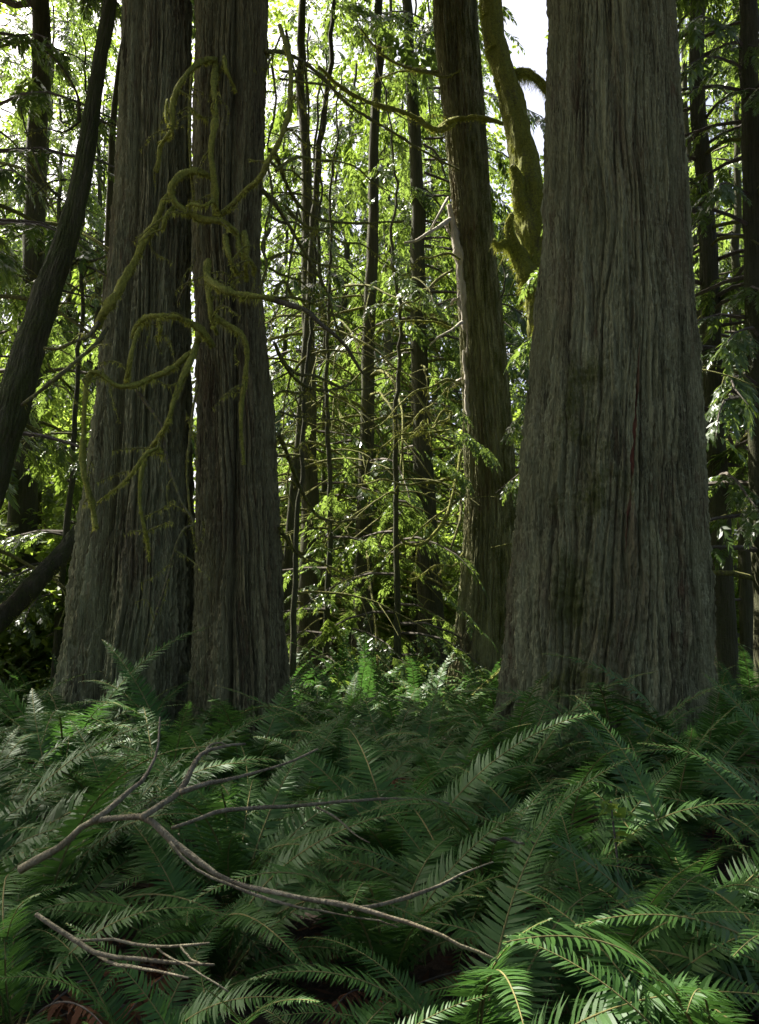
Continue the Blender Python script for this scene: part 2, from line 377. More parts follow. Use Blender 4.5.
# ------------------------------------------------------------------ big trunks with real bark relief
def trunk_mesh(name, edges, Y, mat, seed, z_top, grooves=(), nth=900, nz=520, cells=34, amp=.016, moss_fn=None, fibre_fn=None, top_r=.12, flare=.3, zlen=.42):
    """edges: (image row, left column, right column) of the trunk's outline at distance Y; carried on upward to z_top"""
    rows = []
    for (py, xl, xr) in edges:
        a = at(xl, py, Y); b = at(xr, py, Y); rows.append((a[2], (a[0] + b[0]) / 2, (b[0] - a[0]) / 2))
    rows.sort(); zz = np.array([r[0] for r in rows]); cx = np.array([r[1] for r in rows]); rr = np.array([r[2] for r in rows])
    z0, z1 = -.35, zz[-1] + .3
    z = np.r_[np.linspace(z0, z1, nz), z1 + (z_top - z1) * np.linspace(.01, 1, 60) ** 1.2]
    slope_c = (cx[-1] - cx[-3]) / (zz[-1] - zz[-3])
    CX = np.interp(z, zz, cx); RR = np.interp(z, zz, rr)
    ker = np.hanning(61); ker /= ker.sum()
    def sm(a): p = np.pad(a, 30, mode='edge'); return np.convolve(p, ker, 'valid')
    up = z > zz[-1]
    CX[up] = cx[-1] + slope_c * .5 * (z[up] - zz[-1]); RR[up] = rr[-1] + (top_r - rr[-1]) * ((z[up] - zz[-1]) / (z_top - zz[-1]))
    dn = z < zz[0]; RR[dn] = rr[0] * (1 + flare * (zz[0] - z[dn]) / max(.3, zz[0] - z0))
    h = nz - 40; CX[:h] = sm(CX)[:h]; RR[:h] = sm(RR)[:h]
    th = np.linspace(-np.pi, np.pi, nth, endpoint=False)
    TH, Z = np.meshgrid(th, z); U = (TH + np.pi) / (2 * np.pi)
    r = np.ones_like(TH) * RR[:, None]
    for (pts, depth, width) in grooves:      # pts: (row, sideways position -1..1 across the face)
        gz_ = np.array([at(0, p, Y)[2] for p, u in pts]); gu = np.array([u for p, u in pts]); o_ = np.argsort(gz_)
        ga = np.arcsin(np.interp(z, gz_[o_], gu[o_]))[:, None] + .05 * pnoise(Z * .7, Z * 0 + .5 + seed, 256, seed)
        d = (TH - ga); w = width * (1 + .35 * pnoise(Z * .9, Z * 0 + 7.3, 256, seed + 3))
        r = r - RR[:, None] * depth * np.exp(-(np.abs(d) / w) ** 1.3)
        r = r + RR[:, None] * depth * .25 * (np.exp(-((d - 2.1 * w) / (1.6 * w)) ** 2) + np.exp(-((d + 2.1 * w) / (1.6 * w)) ** 2))
    # broad fluting and buttresses, stronger towards the foot
    fl = .04 + .10 * np.clip(1 - Z / 2.0, 0, 1) ** 1.5
    r = r * (1 + fl * pnoise(U * 7, Z * .16 + seed, 7, seed + 5))
    # interlaced stringy ridges, parted by narrow meandering furrows
    wz = pnoise(U * 9, Z * .5, 9, seed + 9) * .55 + pnoise(U * 20, Z * 1.4, 20, seed + 10) * .25
    n1 = pnoise(U * cells + wz * 1.3, Z * zlen, cells, seed + 11)
    n2 = pnoise(U * cells * 2 + wz * 2.2 + 3.3, Z * zlen * 2.1, cells * 2, seed + 12)
    n3 = pnoise(U * cells * 5 + wz * 4, Z * zlen * 6, cells * 5, seed + 13)
    n4 = pnoise(U * cells * 3, Z * 9, cells * 3, seed + 14)
    n5 = pnoise(U * cells * 7, Z * 22, cells * 7, seed + 16)
    f1 = np.clip(1 - np.abs(n1) * 3.6, 0, 1) ** 1.5; f2 = np.clip(1 - np.abs(n2) * 3.0, 0, 1) ** 1.5
    patch = .65 + .5 * pnoise(U * 6, Z * .4 + 5, 6, seed + 15)
    disp = -f1 * 1.5 - f2 * .8 * patch + .75 * n3 + .6 * n2 + .4 * n4 + .45 * n5
    a_ = amp * np.clip(RR / RR[:nz].mean(), .4, 1.2)[:, None]
    moss = np.zeros_like(TH)
    if moss_fn is not None:
        face = np.sin(TH)
        mm = moss_fn(face, Z, TH) + .55 * pnoise(U * 14, Z * 2.2, 14, seed + 20) + .35 * pnoise(U * 40, Z * 6, 40, seed + 21)
        moss = np.clip(mm, 0, 1)
        lum = .5 + .8 * pnoise(U * 60, Z * 14, 60, seed + 22)
        disp = disp * (1 - .35 * moss) + moss * lum * .8
    r = r + a_ * disp
    X = CX[:, None] + r * np.sin(TH); Yv = Y - r * np.cos(TH)
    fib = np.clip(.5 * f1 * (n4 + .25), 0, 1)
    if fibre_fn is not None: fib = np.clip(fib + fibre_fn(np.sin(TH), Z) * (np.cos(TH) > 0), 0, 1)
    nr = len(z); v = np.stack([X, Yv, Z], -1).reshape(-1, 3)
    i = np.arange(nr - 1)[:, None] * nth; j = np.arange(nth)[None]; j2 = (j + 1) % nth
    qd = np.stack([i + j, i + j2, i + nth + j2, i + nth + j], -1).reshape(-1, 4)
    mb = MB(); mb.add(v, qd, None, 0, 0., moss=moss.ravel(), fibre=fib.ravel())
    return mb.mesh(name, mat), (lambda zq: (float(np.interp(zq, z, CX)), float(np.interp(zq, z, RR))))

def zrow(py, Y): return at(0, py, Y)[2]

# ------------------------------------------------------------------ mossy branches
def fuzz(mb, P, rad, dens, lmin, lmax, rng, hang=.5, mat=0):
    """short strands of moss standing off a branch, longer ones hanging below it"""
    T, N, B = frames(P); n = len(P); L = np.linalg.norm(np.diff(P, axis=0), axis=1).sum()
    m_ = int(L * dens * 3.2); t = rng.uniform(0, n - 1.001, m_); i = t.astype(int); f = (t - i)[:, None]
    c = P[i] * (1 - f) + P[i + 1] * f; r_ = np.interp(t, np.arange(n), np.broadcast_to(rad, (n,)))
    t = np.clip(t + .8 * np.sin(t * 1.7) , 0, n - 1.001) if n > 6 else t; i = t.astype(int); f = (t - i)[:, None]; c = P[i] * (1 - f) + P[i + 1] * f
    a = rng.uniform(0, 2 * np.pi, m_); o_ = np.cos(a)[:, None] * N[i] + np.sin(a)[:, None] * B[i]
    d = o_ + np.array([0, 0, -1.]) * rng.uniform(0, 2 * hang, (m_, 1)) + rng.normal(0, .3, (m_, 3)); d /= np.linalg.norm(d, axis=1)[:, None]
    under = np.clip(-o_[:, 2], 0, 1)
    ln = rng.uniform(lmin, lmax, m_) * (.5 + 2.6 * under * rng.uniform(0, 1, m_) ** 2)
    b = c + o_ * (r_ * .8)[:, None]; side = np.cross(d, rng.normal(0, 1, (m_, 3))); side /= np.linalg.norm(side, axis=1)[:, None]
    lq = leaf_quads(b, d, side, ln * .8 * (.45 + 1.3 * np.clip(.5 + pnoise(t * .35, t * 0 + 2.5, 256, 66), 0, 1)), np.minimum(ln * .16, .0045))
    mb.add(lq.reshape(-1, 3), np.arange(m_ * 4).reshape(-1, 4), None, mat, rng.uniform(0, 1, m_), **({'moss': 1.} if mat else {}))

_bs = [0]
def branch(parent, pts, Y0, Y1, r0, r1, mossy=1., bulge=.2, mat='mossy', name='branch', origin=None, dens=900, dipY=None, jit=.02):
    """a branch traced through image points (its own distance Y0..Y1); r in metres"""
    _bs[0] += 1; rng = np.random.default_rng(500 + _bs[0])
    n = len(pts); q_ = []
    for k, (x, y) in enumerate(pts):
        t = k / (n - 1); q_.append(at(x, y, Y0 + (Y1 - Y0) * t - bulge * math.sin(math.pi * t) + rng.normal(0, jit)))
    P = np.array(q_); L = np.linalg.norm(np.diff(P, axis=0), axis=1).sum()
    P = spline(P, max(8, int(L / .05))); rad = np.linspace(r0, r1, len(P))
    r_k = .74 if mossy > .3 else .85; rad = rad * r_k * (1 + .25 * np.sin(np.arange(len(P)) * .55 + rng.uniform(0, 6)) * rng.uniform(0, 1, len(P)))
    P = P + np.cumsum(rng.normal(0, .0045, P.shape), axis=0) * np.linspace(0, 1, len(P))[:, None] * .6
    if origin is not None: P = P - np.asarray(origin)
    mb = MB(); tube(mb, P, rad, 9, 0, 0., .5 if mossy > .3 else .18, _bs[0] % 60, moss=np.full(len(P) * 9 + 2, mossy))
    if mossy > .2 and name == 'branch':          # fine crooked side twigs
        for j in range(int(L * 2.2) + 1):
            i = rng.integers(2, len(P) - 1); tl = rng.uniform(.08, .34); dv = rng.normal(0, 1, 3) * [1, .5, .7] + [0, 0, -.45]; dv /= np.linalg.norm(dv)
            Q = spline(np.stack([P[i], P[i] + dv * tl * .5 + rng.normal(0, .03, 3), P[i] + dv * tl + rng.normal(0, .05, 3) - [0, 0, tl * .2]]), 9)
            tube(mb, Q, np.linspace(min(.010, rad[i] * .7), .0025, 9), 5, 0, 0., .2, j % 50, moss=np.full(47, .6))
            fuzz(mb, Q, np.linspace(.008, .003, 9), 260 * mossy, .01, .03, rng, mat=1)
    small = dens * mossy < 450
    if mossy > .2 and small: fuzz(mb, P, rad, dens * mossy, .010, .026, rng, mat=1)
    o = link(name, mb.mesh(name, [M[mat], M['moss']]), parent)
    if mossy > .3 and not small:
        mf = MB(); fuzz(mf, P, rad, dens * mossy, .010, .026, rng)
        link('moss', mf.mesh('moss', M['moss'], False), o)
    return P, rad

# ------------------------------------------------------------------ the four cedars
YL, YC, YR, YM = 8.6, 8.3, 8.0, 14.0
def moss_left(face, Z, TH): return -.22 + .35 * np.clip(1.2 - Z / 1.4, 0, 1)
def moss_right(face, Z, TH): return -.28 + .75 * np.exp(-((face + .45) / .38) ** 2) * np.clip((5.2 - Z) / 2.2, .1, 1) * (np.cos(TH) > -.2) + .2 * np.clip(1 - Z / 1.2, 0, 1)
def moss_mid(face, Z, TH): return .16 + .4 * np.clip((face + .3), 0, 1)

left = thing('cedar_tree', 'broad ridged cedar of two fused stems with mossy branches looping over its bark', 'tree', (0, 0, 0), 'old cedars with ridged bark')
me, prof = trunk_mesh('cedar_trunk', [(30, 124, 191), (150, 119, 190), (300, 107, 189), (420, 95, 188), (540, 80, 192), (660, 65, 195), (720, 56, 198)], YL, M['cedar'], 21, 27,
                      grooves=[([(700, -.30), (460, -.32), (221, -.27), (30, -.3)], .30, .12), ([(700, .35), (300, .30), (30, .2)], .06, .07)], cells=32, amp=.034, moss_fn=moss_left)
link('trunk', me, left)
dark = thing('cedar_tree', 'slim dark cedar split by a deep vertical groove, standing against the broad ridged cedar', 'tree', (0, 0, 0), 'old cedars with ridged bark')
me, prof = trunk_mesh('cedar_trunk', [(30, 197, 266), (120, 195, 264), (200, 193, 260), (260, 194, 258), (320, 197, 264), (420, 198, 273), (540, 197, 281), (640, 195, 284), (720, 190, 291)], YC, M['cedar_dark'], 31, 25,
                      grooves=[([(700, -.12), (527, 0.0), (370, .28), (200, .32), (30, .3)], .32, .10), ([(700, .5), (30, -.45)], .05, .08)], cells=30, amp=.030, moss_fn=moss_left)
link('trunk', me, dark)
big = thing('cedar_tree', 'massive grey cedar with a narrow red scar in its furrowed bark, widest trunk of all', 'tree', (0, 0, 0), 'old cedars with ridged bark')
def scar(face, Z):
    za, zb = zrow(560, YR), zrow(365, YR); t = (Z - za) / (zb - za)
    c = -.09 + .13 * t; w = .028 * np.clip(np.sin(np.pi * np.clip(t, 0, 1)), 0, 1) ** .5
    return (np.abs(face) < .5) * 1.1 * (np.abs(face - c + .012 * pnoise(Z * 9, Z * 0 + 3, 256, 77)) < w * (.55 + .5 * pnoise(Z * 5, Z * 0 + 9, 256, 78))) * (t > 0) * (t < 1)
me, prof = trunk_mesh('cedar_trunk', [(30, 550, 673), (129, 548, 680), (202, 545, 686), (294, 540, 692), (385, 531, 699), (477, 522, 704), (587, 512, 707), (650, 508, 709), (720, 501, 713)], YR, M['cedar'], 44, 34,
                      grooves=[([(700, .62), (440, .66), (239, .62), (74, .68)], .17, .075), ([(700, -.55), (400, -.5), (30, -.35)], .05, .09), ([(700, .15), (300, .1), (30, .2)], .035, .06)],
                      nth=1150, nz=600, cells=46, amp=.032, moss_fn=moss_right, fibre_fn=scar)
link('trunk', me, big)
mid = thing('cedar_tree', 'leaning mossy cedar with a pale strip of torn bark along its sunlit edge', 'tree', (0, 0, 0), 'old cedars with ridged bark')
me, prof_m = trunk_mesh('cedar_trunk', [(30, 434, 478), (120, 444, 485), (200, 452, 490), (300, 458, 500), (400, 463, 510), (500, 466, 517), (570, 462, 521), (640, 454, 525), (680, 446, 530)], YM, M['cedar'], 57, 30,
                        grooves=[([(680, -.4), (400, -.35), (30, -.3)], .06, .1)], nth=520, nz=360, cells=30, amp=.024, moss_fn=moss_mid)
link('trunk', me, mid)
# the torn bark strip down the lit edge, with splintered ends
mb = MB(); rs = np.random.default_rng(8)
for (pts, w) in (([(449, 205), (455, 235), (459, 262), (462, 290), (463, 315), (464, 335)], .05), ([(457, 245), (461, 275), (461, 302), (466, 330), (465, 356)], .035),
                 ([(463, 350), (466, 375), (466, 400), (470, 430)], .028), ([(452, 214), (447, 226), (449, 238)], .02), ([(460, 296), (452, 301), (450, 304)], .018), ([(462, 378), (455, 384), (452, 383)], .02)):
    P = spline([at(x, y, YM - .12 - rs.uniform(0, .06)) for x, y in pts], 26)
    w *= 1.5; tube(mb, P + np.cumsum(rs.normal(0, .004, P.shape), 0), w * (.35 + .65 * np.sin(np.pi * np.linspace(.05, .95, 26))) * rs.uniform(.7, 1.2, 26), 6, 0, 0., .4, 3)
link('bark_strip', mb.mesh('bark_strip', M['pale']), mid)

# crowns of the four cedars, unseen above the frame; front three oversized to shade the ferns
def axis_at(edges_x, Y): return
for (tree, cxy, z0, z1, rm, pm, seed) in ((left, (-2.0, 8.2), 12.2, 27, 8.2, 5.0, 1), (dark, (-1.2, 7.8), 12.2, 25, 7.2, 4.6, 2), (big, (2.1, 7.2), 12.2, 34, 8.6, 4.6, 3), (mid, (.6, 14.4), 17.5, 30, 4.6, 3.0, 4)):
    rng = np.random.default_rng(70 + seed)
    mb = conifer_crown(rng, z0, z1, rm, pm, T_CEDAR, .11, 1.2, .20, .45, world=(cxy[0], cxy[1], 0), expo=.55)
    link('crown', mb.mesh('cedar_crown', [M['cedar_leaf'], M['twig']], False), tree, (cxy[0], cxy[1], 0))

rng = np.random.default_rng(77); LEANC = (-3.2, 10.6)
# looping, moss-hung branches in front of the two left cedars
B = lambda *a, **k: branch(*a, **k)
B(left, [(216, 61), (203, 61), (191, 70), (180, 85), (174, 103), (174, 130), (164, 146), (162, 174)], 7.95, 7.75, .036, .022)
B(left, [(167, 100), (166, 118), (174, 134), (160, 142)], 7.75, 7.8, .014, .010, dens=700)
B(dark, [(216, 62), (214, 85), (216, 120), (214, 150), (217, 180), (219, 213)], 7.95, 7.7, .034, .036)
B(dark, [(224, 56), (226, 68), (231, 80), (236, 90)], 7.95, 7.9, .022, .012)
B(dark, [(211, 177), (196, 171), (184, 173), (172, 184), (172, 197), (184, 210), (200, 219), (219, 221), (230, 228), (238, 237)], 7.7, 7.75, .036, .034, bulge=.15)
B(left, [(173, 190), (163, 202), (157, 220), (146, 238), (137, 258), (128, 274), (115, 298), (104, 314), (97, 328)], 7.75, 7.6, .034, .05, bulge=.1)
B(left, [(99, 322), (88, 336), (72, 343), (55, 349), (42, 348)], 7.6, 7.3, .026, .012, mossy=.4, dens=300)
B(left, [(107, 328), (95, 345), (80, 358), (62, 374), (40, 392), (22, 406)], 7.65, 7.1, .026, .018, mossy=.45, dens=300)
B(dark, [(219, 216), (232, 205), (246, 190), (258, 180), (268, 162), (280, 138), (288, 112), (290, 80), (288, 58), (279, 26)], 7.75, 7.6, .032, .024, mossy=.8)
B(dark, [(176, 205), (166, 216), (163, 230), (166, 222)], 7.72, 7.7, .02, .018)
B(dark, [(186, 214), (190, 204), (204, 206), (212, 200), (216, 212)], 7.7, 7.66, .022, .018)
B(dark, [(225, 236), (228, 250), (233, 264), (240, 275)], 7.75, 7.72, .03, .018, dens=1300)
B(dark, [(244, 233), (247, 248), (246, 262), (248, 282)], 7.72, 7.75, .034, .02, dens=1500)
B(dark, [(238, 237), (241, 252), (252, 262), (256, 276)], 7.74, 7.72, .026, .016, dens=1300)
B(dark, [(208, 262), (207, 276), (214, 285), (226, 292), (238, 296), (254, 298), (274, 300)], 7.72, 7.45, .042, .034, dens=1200)
B(dark, [(272, 300), (290, 305), (306, 311), (320, 324), (333, 335), (346, 348), (360, 372), (374, 386)], 7.45, 7.9, .026, .010, mossy=.25, dens=200)
B(dark, [(207, 277), (209, 298), (210, 318), (216, 333)], 7.7, 7.7, .036, .022, dens=1200)
B(dark, [(209, 312), (222, 322), (234, 329), (244, 338), (247, 356), (245, 380), (242, 405), (241, 430), (244, 464)], 7.72, 7.82, .034, .016, bulge=.06)
B(left, [(212, 346), (205, 335), (194, 325), (182, 319), (168, 316), (156, 316), (146, 319), (137, 327), (133, 340)], 7.7, 7.6, .04, .022, dens=1300)
B(left, [(158, 318), (160, 330), (157, 338)], 7.62, 7.6, .02, .012, dens=1300)
B(left, [(200, 330), (194, 350), (186, 356), (178, 364), (166, 372), (152, 378), (138, 385), (126, 387), (116, 386), (104, 376), (94, 372), (88, 378), (86, 400), (84, 430), (83, 462), (88, 486), (94, 505), (97, 524)], 7.72, 7.5, .032, .022, bulge=.2)
B(left, [(84, 440), (83, 465), (88, 490), (94, 508), (98, 526)], 7.5, 7.52, .034, .026, bulge=0)
B(left, [(126, 386), (129, 370), (132, 352), (138, 334), (146, 318)], 7.55, 7.68, .03, .012)
B(left, [(136, 389), (150, 408), (162, 426), (166, 455), (174, 482), (182, 504), (194, 524), (184, 529), (176, 545), (170, 567), (162, 596), (152, 626), (146, 646), (140, 668), (135, 688)], 7.6, 7.75, .018, .008, mossy=.35, dens=250)
B(left, [(97, 503), (112, 492), (127, 480), (138, 465), (146, 453), (158, 449), (162, 454)], 7.6, 7.62, .012, .026)
B(left, [(146, 454), (142, 470), (140, 490), (141, 512), (146, 535), (150, 560)], 7.62, 7.7, .026, .012)
B(left, [(196, 346), (190, 362), (180, 384), (172, 408), (166, 426), (160, 436), (150, 448)], 7.62, 7.6, .034, .022, dens=1100)
B(dark, [(192, 70), (190, 108), (190, 140), (191, 180), (193, 220)], 7.9, 7.85, .016, .014, mossy=.7)
B(dark, [(190, 108), (198, 115), (206, 118)], 7.9, 7.85, .018, .012)
B(dark, [(198, 385), (193, 410), (190, 440), (187, 470), (190, 512), (196, 550)], 7.9, 8.0, .014, .012, mossy=.5)
B(dark, [(195, 250), (190, 275), (180, 296), (178, 306)], 7.75, 7.8, .010, .006, mossy=.3, dens=200)
# bare hanging branches right of the dark cedar
for pts, y0, y1, r0, r1 in (
    ([(266, 51), (280, 52), (295, 57), (312, 68), (326, 80), (340, 98), (358, 112), (384, 128), (420, 150), (456, 168)], 8.2, 11.8, .026, .018),
    ([(270, 150), (278, 160), (284, 178), (294, 198), (304, 210), (318, 218), (330, 221), (360, 223), (404, 222)], 8.4, 10.5, .03, .014),
    ([(262, 190), (272, 200), (284, 218), (296, 238), (308, 258), (318, 275), (327, 292), (333, 312), (340, 335)], 8.2, 9., .028, .010),
    ([(303, 60), (308, 92), (309, 120), (308, 150), (305, 188)], 8.6, 8.9, .016, .010),
    ([(272, 66), (276, 96), (274, 118), (267, 142), (268, 160)], 8.3, 8.3, .016, .010),
    ([(286, 30), (292, 60), (301, 96), (310, 126)], 8.4, 8.6, .016, .008),
    ([(270, 228), (262, 246), (266, 264), (260, 285)], 8.1, 8.0, .022, .012),
    ([(298, 210), (294, 235), (290, 262), (286, 290), (284, 310)], 8.5, 8.4, .016, .009),
    ([(274, 342), (282, 360), (293, 377), (304, 386), (318, 390), (336, 389), (351, 383)], 8.1, 9.5, .024, .014),
    ([(278, 434), (285, 448), (293, 470), (302, 492), (312, 508), (322, 517), (345, 520), (372, 513)], 8.1, 10.5, .026, .014),
    ([(278, 526), (288, 540), (300, 555), (318, 562), (334, 568), (358, 580)], 8.1, 10.5, .022, .010),
    ([(268, 165), (272, 196), (264, 225), (262, 250)], 8.2, 8.1, .014, .010),
    ([(283, 30), (270, 62), (262, 92), (263, 120)], 8.3, 8.2, .012, .008)):
    branch(dark, pts, y0, y1, r0, r1, mossy=.5, bulge=0, mat='mossy', dens=260)

rx = np.random.default_rng(46)
for i in range(15):
    x0, y0 = rx.uniform(268, 284), rx.uniform(40, 520); ln = rx.uniform(50, 150); sag = rx.uniform(10, 70); up = rx.uniform(-20, 30)
    pts = [(x0 + ln * t, y0 - up * t * (1 - t) * 2 + sag * t ** 1.7 + rx.normal(0, 4)) for t in np.linspace(0, 1, 7)]
    branch(dark, pts, 8.3 + rx.uniform(0, .2), 8.6 + rx.uniform(.4, 2.6), rx.uniform(.012, .022), .006, mossy=rx.uniform(.45, .9), bulge=0, dens=300)
for i in range(12):
    x0, y0 = rx.uniform(452, 468), rx.uniform(60, 560); ln = rx.uniform(40, 120); sag = rx.uniform(5, 60); up = rx.uniform(-20, 30)
    pts = [(x0 - ln * t, y0 - up * t * (1 - t) * 2 + sag * t ** 1.7 + rx.normal(0, 4)) for t in np.linspace(0, 1, 7)]
    branch(mid, pts, 13.7, 13.5 - rx.uniform(0, 1.4), rx.uniform(.018, .032), .008, mossy=rx.uniform(.45, .9), bulge=0, dens=300)
# branches of the leaning cedar: a mossy arm to its left, bleached stubs, a low sagging bough
branch(mid, [(455, 122), (446, 127), (436, 130), (424, 124), (412, 116), (396, 110), (374, 104), (352, 95), (334, 82), (318, 66)], 13.5, 12.4, .06, .03, mossy=1., dens=1500)
branch(mid, [(440, 128), (452, 120), (466, 118), (480, 118), (494, 121), (504, 124)], 13.45, 13.2, .06, .04, mossy=1., dens=1700)
branch(mid, [(450, 219), (440, 226), (428, 233), (416, 240), (404, 242)], 13.7, 13.0, .04, .02, mossy=0., mat='pale')
branch(mid, [(448, 198), (440, 212), (430, 230)], 13.8, 13.4, .03, .016, mossy=0., mat='pale')
branch(mid, [(438, 72), (420, 71), (404, 66), (388, 58), (374, 44), (362, 28)], 13.8, 12.8, .035, .016, mossy=.6, dens=400)
branch(mid, [(461, 450), (458, 470), (454, 490), (448, 512), (438, 530), (426, 543), (414, 546), (405, 543), (400, 536)], 13.6, 12.6, .034, .024, mossy=.8, dens=900)
branch(mid, [(461, 500), (460, 520), (454, 540), (448, 562)], 13.6, 13.2, .03, .014, mossy=.5, dens=500)
branch(mid, [(462, 322), (450, 330), (438, 336), (430, 344)], 13.6, 13.2, .026, .012, mossy=.2, mat='pale')
branch(mid, [(410, 277), (398, 272), (388, 266), (379, 260)], 13.4, 13.0, .03, .014, mossy=.6, dens=500)

# ------------------------------------------------------------------ mossy maple and the tree leaning at the left
def limb(mb, pts, Y0, Y1, w, k=26, seed=0, moss=.9, lump=.12):
    """thick tapering limb; pts carry the width in pixels"""
    n = len(pts); P = [np.r_[at(x, y, Y0 + (Y1 - Y0) * i / (n - 1)), wd / 2 / F * (Y0 + (Y1 - Y0) * i / (n - 1))] for i, (x, y, wd) in enumerate(pts)]
    S = spline(P, 90); n_ = 420; k = k * 3; Q = spline(P, n_)
    th = np.arange(k) / k; U, V = np.meshgrid(th, np.linspace(0, 1, n_)); m2 = moss + .5 * pnoise(U * 7, V * 22, 7, seed + 30) + .25 * pnoise(U * 20, V * 70, 20, seed + 31)
    tube(mb, Q[:, :3], Q[:, 3], k, 0, 0., lump, seed, moss=np.r_[np.clip(m2, 0, 1).ravel(), 0, 0], rough=.05)
    return S
maple = thing('maple_tree', 'leaning maple thick with brown green moss, between the leaning cedar and the massive grey cedar', 'tree')
mb = MB(); S = limb(mb, [(590, 690, 46), (568, 560, 42), (556, 440, 40), (547, 330, 38), (540, 270, 40), (533, 215, 36), (525, 160, 28), (514, 110, 25), (503, 70, 23), (493, 30, 24), (484, -60, 24), (478, -200, 18)], 11.5, 12.4, 0, 40, 4, .95, .22)
link('trunk', mb.mesh('maple_trunk', M['maple']), maple)
mf = MB(); fuzz(mf, S[:, :3], S[:, 3], 2600, .04, .13, np.random.default_rng(5)); link('moss', mf.mesh('moss', M['moss'], False), maple)
for pts, Y0, Y1 in (([(536, 232, 26), (526, 214, 20), (519, 196, 16), (517, 178, 12), (512, 166, 7)], 11.9, 11.7), ([(546, 310, 32), (532, 284, 26), (522, 262, 20), (513, 246, 14), (509, 226, 9), (512, 214, 5)], 11.8, 11.4),
                    ([(514, 75, 12), (526, 73, 10), (538, 80, 9), (550, 93, 8), (565, 100, 6)], 12.2, 12.6), ([(530, 262, 12), (516, 250, 9), (506, 243, 7), (498, 246, 5), (494, 240, 3)], 11.7, 11.3), ([(538, 240, 26), (542, 218, 20), (547, 195, 13), (552, 170, 8)], 11.9, 12.1)):
    mb = MB(); S = limb(mb, pts, Y0, Y1, 0, 18, 7, .95, .28); o = link('branch', mb.mesh('maple_branch', M['maple']), maple)
    mf = MB(); fuzz(mf, S[:, :3], S[:, 3], 1600, .04, .14, np.random.default_rng(6), .8); link('moss', mf.mesh('moss', M['moss'], False), o)

lean = thing('leaning_tree', 'dark bare trunk leaning up to the right beside the broad ridged cedar', 'tree')
mb = MB(); S = limb(mb, [(-56, 640, 41), (-16, 500, 37), (14, 400, 34), (30, 345, 32), (48, 290, 28), (66, 240, 24), (78, 195, 21), (86, 150, 20), (93, 105, 17), (100, 60, 15), (110, 0, 15), (122, -120, 14), (130, -300, 11), (132, -560, 7)], 9.2, 10.2, 0, 48, 12, .62, .09)
link('trunk', mb.mesh('leaning_trunk', M['far']), lean)
mb = conifer_crown(rng, 10.8, 24, 5.8, 4.2, T_CEDAR, .13, 1.15, .3, .45, world=(LEANC[0], LEANC[1], 0), expo=.55)  # unseen crown added above the frame to keep sun off the left ferns
link('crown', mb.mesh('leaning_shade_crown', [M['cedar_leaf'], M['twig']], False), lean, (LEANC[0], LEANC[1], 0))
for pts, y0, y1, r0, r1 in (([(79, 120), (78, 98), (70, 80), (58, 62), (44, 50)], 9.9, 9.6, .024, .010), ([(62, 200), (48, 186), (36, 160), (26, 130), (20, 108)], 9.8, 9.5, .02, .008), ([(66, 180), (50, 182), (34, 196)], 9.8, 9.4, .014, .006),
                            ([(100, 120), (112, 126), (124, 122)], 10., 9.8, .02, .012), ([(72, 258), (90, 262), (112, 256)], 9.8, 9.5, .02, .012), ([(70, 262), (92, 268), (108, 276)], 9.8, 9.4, .022, .012), ([(60, 290), (84, 296), (104, 298)], 9.7, 9.4, .016, .008),
                            ([(82, 120), (64, 132), (44, 128), (26, 136)], 9.9, 9.5, .014, .008)):
    branch(lean, pts, y0, y1, r0, r1, mossy=.25, bulge=0, mat='far')

log = thing('fallen_log', 'mossy fallen log propped at a slant behind the broad ridged cedar', 'log')
mb = MB(); S = limb(mb, [(-40, 668, 22), (-10, 630, 21), (20, 600, 20), (44, 574, 19), (66, 550, 18), (90, 520, 16), (130, 478, 12)], 9.6, 10.8, 0, 22, 9, .45, .1)
link('stem', mb.mesh('log_stem', M['far']), log)
mf = MB(); fuzz(mf, S[:, :3], S[:, 3], 500, .02, .06, np.random.default_rng(9)); link('moss', mf.mesh('moss', M['moss'], False), log)

